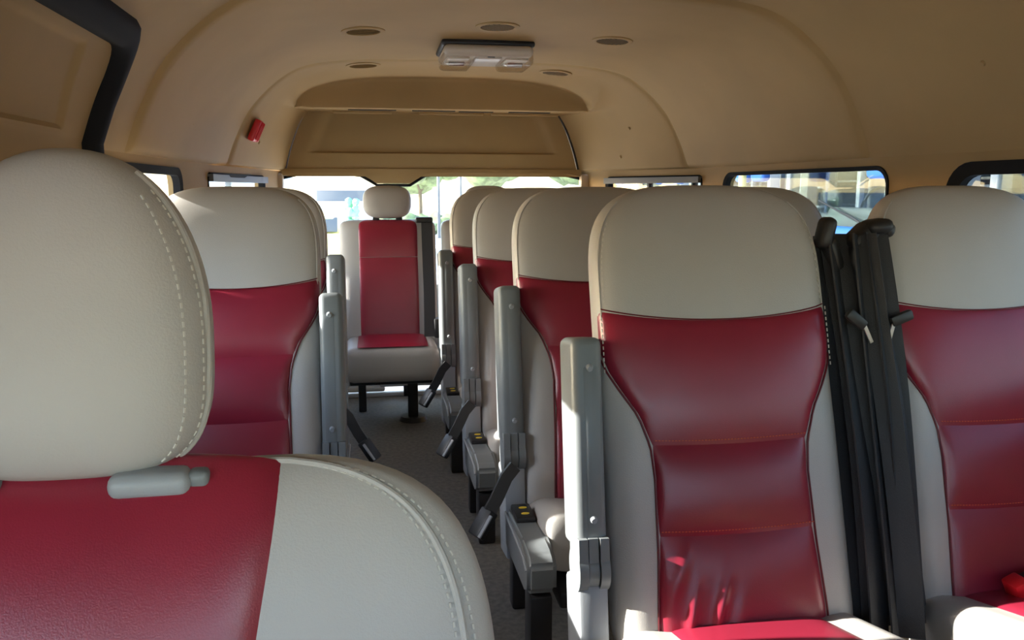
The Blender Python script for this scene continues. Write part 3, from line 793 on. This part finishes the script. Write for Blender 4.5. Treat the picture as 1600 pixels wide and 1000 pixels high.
# red holder on the left headliner
Yh = 3.86; ph = shell(Yh, q_of_z(Yh, 1.415, -1), .03); tn = (shell(Yh, q_of_z(Yh, 1.43, -1), .03)-shell(Yh, q_of_z(Yh, 1.36, -1), .03)).normalized()
hm = thing('hammer_holder', 'small red ribbed plastic holder on the curved headliner', 'holder', ph)
nn = tn.cross(Vector((0, 1, 0))); nn = nn if nn.x > 0 else -nn; R3 = Matrix((Vector((0, 1, 0)), nn, tn)).transposed()
obj('holder_body', box(nn*.012, (.10, .03, .10), .008, 3, R3), M['redplastic'], hm)
for k in range(4): obj('rib', box(nn*.029+R3@Vector((-.036+.023*k, 0, .004)), (.008, .010, .082), .002, 1, R3), M['redplastic'], hm)
obj('clip', box(nn*.024+R3@Vector((.058, 0, -.030)), (.03, .014, .03), .004, 2, R3), M['redplastic'], hm)

# ------------------------------------------------------------------ outside
GZ = -.78
g = obj('ground', box((0, 20, GZ-.05), (140, 140, .1)), M['ground']); tag(g, 'pale concrete yard around the parked van', 'ground', kind='structure')
def wheel(bm, c, r, wd, ax='X'):
    d = Vector((0, wd/2, 0)) if ax == 'X' else Vector((wd/2, 0, 0)); c = Vector(c)
    add_cyl(bm, c-d, c+d, r, 24)
BUSM = {}
def bus(X, Y, label):
    t = thing('bus', label, 'bus', (X, Y, GZ), 'blue buses parked in a row beside the van')
    def part(nm, fn, m, parent=None, smooth_=True):
        if nm not in BUSM: BUSM[nm] = mesh_of(fn(), nm, smooth_)
        return obj(nm.split('#')[0], BUSM[nm], m, parent or t, smooth=smooth_)
    W, L, Hh = 2.3, 7.0, 2.95; zw = 1.56
    def body():
        bm = nb()
        add_box(bm, (.06, 0, (zw+.35)/2), (.12, W, zw-.35), .05, 3)
        for s in (-1, 1): add_box(bm, (L/2, s*(W/2-.04), (zw+.35)/2), (L, .08, zw-.35), .02)
        for s in (-1, 1): add_box(bm, (L/2, s*(W/2-.04), 2.78), (L, .08, .30), .02)
        add_box(bm, (L/2, 0, Hh), (L, W, .08), .03); add_box(bm, (.06, 0, 2.80), (.12, W, .32), .05, 3)
        add_box(bm, (L-.04, 0, 1.6), (.08, W, 2.6), .02); add_box(bm, (L/2, 0, .75), (L, W-.1, .08))
        return bm
    b = part('body', body, M['blue'])
    def pil():
        bm = nb()
        for s in (-1, 1):
            for x in (.10, 1.3, 2.6, 3.9, 5.2, 6.8): add_box(bm, (x, s*(W/2-.045), 2.1), (.14 if x < .2 else .08, .085, 1.15), .02)
        return bm
    part('pillars', pil, M['white'], b)
    part('windshield', lambda: box((.05, 0, 2.11), (.012, W-.16, 1.10), 0), M['busglass'])
    part('bumper', lambda: box((-.05, 0, .45), (.16, W, .28), .06, 3), M['white'])
    part('grille', lambda: box((-.012, 0, .95), (.03, .9, .22), .02), M['black'])
    for s in (-1, 1):
        part('headlamp#%d' % s, lambda: box((-.01, s*.85, .95), (.05, .36, .20), .05, 3), M['reflector'])
        part('mirror#%d' % s, lambda: box((-.30, s*(W/2-.05), 2.16), (.12, .30, .30), .05, 4), M['blue'])
        part('mirror_arm#%d' % s, lambda: add_tube(nb(), [(.05, s*(W/2-.1), 2.62), (-.22, s*(W/2-.07), 2.58), (-.30, s*(W/2-.05), 2.30)], .02), M['black'])
    for k, y in enumerate((-.55, .35)):
        part('wiper#%d' % k, lambda: add_tube(add_tube(nb(), [(.01, y, zw-.02), (-.01, y+.30, zw+.10), (.02, y+.62, zw+.16)], .012), [(.02, y+.25, zw+.06), (.02, y+.95, zw+.25)], .010), M['black'])
    part('dashboard', lambda: add_box(box((.45, 0, zw+.02), (.55, W-.3, .18), .06, 3), (.30, .1, zw+.12), (.2, .9, .12), .05, 3), M['cream'])
    part('steering_wheel', lambda: add_tube(nb(), [(.75+.08*math.cos(a), .55+.2*math.sin(a), zw+.22+.17*math.cos(a)) for a in [2*PI*i/24 for i in range(25)]], .016), M['black'])
    def rails():
        bm = nb()
        for x in (.95, 2.2):
            for y in (-.9, -.25, .35, .95): add_cyl(bm, (x, y, .8), (x, y, 2.85), .018, 8)
            add_cyl(bm, (x, -.9, 1.95), (x, -.25, 1.95), .016, 8); add_cyl(bm, (x, .35, 2.05), (x, .95, 2.05), .016, 8); add_cyl(bm, (x, -.9, 1.7), (x, .95, 1.7), .016, 8)
        return bm
    part('handrail', rails, M['rail'])
    def lining():
        bm = nb(); add_box(bm, (L-.12, 0, 1.8), (.04, W-.2, 2.0)); add_box(bm, (3.4, 0, 2.88), (6.5, W-.2, .03))
        for k in range(9): add_box(bm, (3.6+.3*(k % 2), -.95+.24*k, 1.75), (.1, .16, 1.1), .03)
        for k in range(6):
            for s in (-1, 1): add_box(bm, (1.75+.86*k, s*(W/2-.11), 2.12), (.70, .02, 1.06), .006)
        return bm
    part('curtains', lining, M['teal'])
    for k, (x, y) in enumerate(((1.35, .6), (1.9, -.65), (1.9, .55))):
        part('bus_seat#%d' % k, lambda: add_box(box((x, y, 1.55), (.14, .46, .8), .06, 3), (x-.2, y, 1.15), (.45, .46, .14), .05, 3), M['cream'])
    part('cream_column', lambda: add_box(box((.75, -.82, 2.1), (.16, .18, 1.5), .03), (.9, -.55, 2.1), (.10, .06, 1.5), .02), M['cream'])
    for k, (x, s) in enumerate(((1.0, -1), (1.0, 1), (5.4, -1), (5.4, 1))):
        def wh(): bm = nb(); wheel(bm, (x, s*(W/2-.16), .48), .48, .28); return bm
        part('wheel#%d' % k, wh, M['tyre'])
    return t
BX = 4.55
bus(BX, 4.35, 'blue bus outside the nearest side window')
bus(BX, 7.45, 'blue bus with hanging blue mirror, outside the gap between the front seats')
bus(BX+.3, 10.7, 'blue bus outside the small rear side window')
bus(BX+.3, 13.7, 'blue bus farthest back in the row outside')
o = obj('pole', cyl((4.3, 9.1, GZ), (4.3, 9.1, 3.2), .045), M['yellowp']); tag(o, 'thin yellow post beside the blue buses', 'post')

def tree(x, y, h, r, label, m='leaf', name='tree', group='trees beyond the yard'):
    t = thing(name, label, 'tree', (x, y, GZ), group)
    if h > 1.5:
        bm = nb(); add_cyl(bm, (0, 0, 0), (0, 0, h*.6), .12, 10, .07)
        for a in range(3): add_cyl(bm, (0, 0, h*.4), (r*.5*math.cos(a*2.1), r*.5*math.sin(a*2.1), h*.7), .06, 8, .03)
        obj('trunk', bm, M['bark'], t)
    bm = nb(); k = 16 if h > 1.5 else 9
    for i in range(k):
        a = random.uniform(0, 2*PI); rr = r*random.uniform(.1, .75); zz_ = h*random.uniform(.55, .95) if h > 1.5 else h*random.uniform(.3, .75)
        ret = bmesh.ops.create_icosphere(bm, subdivisions=2, radius=r*random.uniform(.32, .5), matrix=Matrix.Translation((rr*math.cos(a), rr*math.sin(a), zz_)))
        for v in ret['verts']: v.co += Vector((random.uniform(-1, 1), random.uniform(-1, 1), random.uniform(-1, 1)))*r*.06
    obj('crown', bm, M[m], t)
for i, (x, y, h, r, lab) in enumerate(((2.2, 40, 4.6, 2.0, 'leafy tree straight beyond the back window, by the hedge'), (6.0, 42, 5.6, 2.6, 'wide tree far beyond the back window, above the rear seats'),
                                  (10.5, 40, 5.2, 2.4, 'tree far off near the parked buses'), )):
    tree(x, y, h, r, lab)
bm = nb()
for i in range(26): 
    ret = bmesh.ops.create_icosphere(bm, subdivisions=1, radius=.55, matrix=Matrix.Translation((-1+.6*i, 36+random.uniform(-.2, .2), GZ+.45)))
    for v in ret['verts']: v.co += Vector((random.uniform(-1, 1), random.uniform(-1, 1), random.uniform(-1, 1)))*.08
o = obj('hedge', bm, M['leaf']); tag(o, 'low clipped hedge across the far end of the yard', 'hedge', kind='stuff')
for x, y, lab in ((2.55, 33, 'dark thin post by the hedge, first beyond the headrest'), (3.5, 33.5, 'dark thin post by the hedge, next to the farthest seat')):
    o = obj('lamp_post', cyl((x, y, GZ), (x, y, 3.6), .07, 10, .05), M['plastic_d']); tag(o, lab, 'post', 'thin posts by the hedge')
tree(-.48, 16, 1.80, .2, 'round bright green bush beyond the back window', 'leaf2', 'bush', 'bushes')
# white van beyond the back window
vn = thing('van', 'white van parked facing this one, beyond the back window', 'van', (-.95, 24, GZ))
bm = nb(); add_box(bm, (0, 1.6, 1.0), (1.9, 3.6, 1.2), .12, 3); add_box(bm, (0, 1.9, 1.75), (1.7, 3.0, .75), .15, 3); obj('body', bm, M['white'], vn)
obj('windshield', box((0, .34, 1.68), (1.45, .06, .5), .03, 2, Matrix.Rotation(math.radians(-18), 3, 'X')), M['plastic_d'], vn)
for s in (-1, 1):
    obj('headlamp', box((s*.7, -.2, .95), (.35, .06, .2), .04), M['reflector'], vn); obj('mirror', box((s*1.08, .35, 1.5), (.16, .1, .26), .03), M['black'], vn)
    for y in (.5, 2.7): bm = nb(); wheel(bm, (s*.82, y, .34), .34, .22, 'Y'); obj('wheel', bm, M['tyre'], vn)
obj('bumper', box((0, -.22, .55), (1.85, .14, .22), .05), M['plastic_d'], vn)
# small yellow car
yc = thing('car', 'small yellow car beyond the back window, next to the white van', 'car', (-1.5, 19.0, GZ))
bm = nb(); add_box(bm, (0, 1.8, .62), (1.6, 3.6, .55), .15, 3); add_box(bm, (0, 2.0, 1.1), (1.4, 2.0, .55), .2, 3); obj('body', bm, M['yellowp'], yc)
obj('windshield', box((0, .98, 1.1), (1.2, .05, .38), .02, 2, Matrix.Rotation(math.radians(-25), 3, 'X')), M['plastic_d'], yc)
for s in (-1, 1):
    obj('headlamp', box((s*.6, -.0, .68), (.3, .05, .14), .03), M['reflector'], yc)
    for y in (.7, 2.9): bm = nb(); wheel(bm, (s*.72, y, .3), .3, .18, 'Y'); obj('wheel', bm, M['tyre'], yc)
# open grey shelter
sh = thing('shelter', 'grey sheet roof on posts beyond the back window, above the single seats', 'shelter', (-3.4, 32, GZ))
obj('roof', box((0, 0, 2.25), (5.2, 3.5, .26), .02), M['roofgrey'], sh)
for x in (-2.4, 2.4):
    for y in (-1.6, 1.6): obj('post', cyl((x, y, 0), (x, y, 2.15), .05, 10), M['steel'], sh)
wl = obj('boundary_wall', box((-17, 22, GZ+.9), (.25, 46, 1.8), .02), M['plaster']); tag(wl, 'pale plastered yard wall outside the left windows', 'wall', kind='structure')

# low building behind the buses
bd = thing('building', 'long grey building with dark windows behind the blue buses', 'building', (14.5, 14, GZ))
obj('wall', box((.2, 0, 2.6), (.4, 44, 5.2), .02), mat('grey_render', (.22, .235, .24), .8, var=.12, vscale=1.5), bd)
obj('roof_edge', box((-.05, 0, 5.25), (.7, 44.4, .2), .03), M['white'], bd)
pane_m = mat('dark_pane', (.05, .065, .075), .15)
fm = mesh_of(add_box(add_box(add_box(add_box(box((0, -.85, 0), (.12, .08, 1.5)), (0, .85, 0), (.12, .08, 1.5)), (0, 0, .75), (.12, 1.78, .08)), (0, 0, -.75), (.12, 1.78, .08)), (0, 0, 0), (.10, .05, 1.5)), 'f', False)
pm = mesh_of(box((.01, 0, 0), (.04, 1.65, 1.45)), 'p', False)
for k in range(14):
    for zf in (1.5, 3.9):
        y = -20.5+3.1*k
        fr_ = obj('window', fm, M['rail'], bd, loc=(-.01, y, zf), smooth=False); obj('pane', pm, pane_m, fr_, smooth=False)
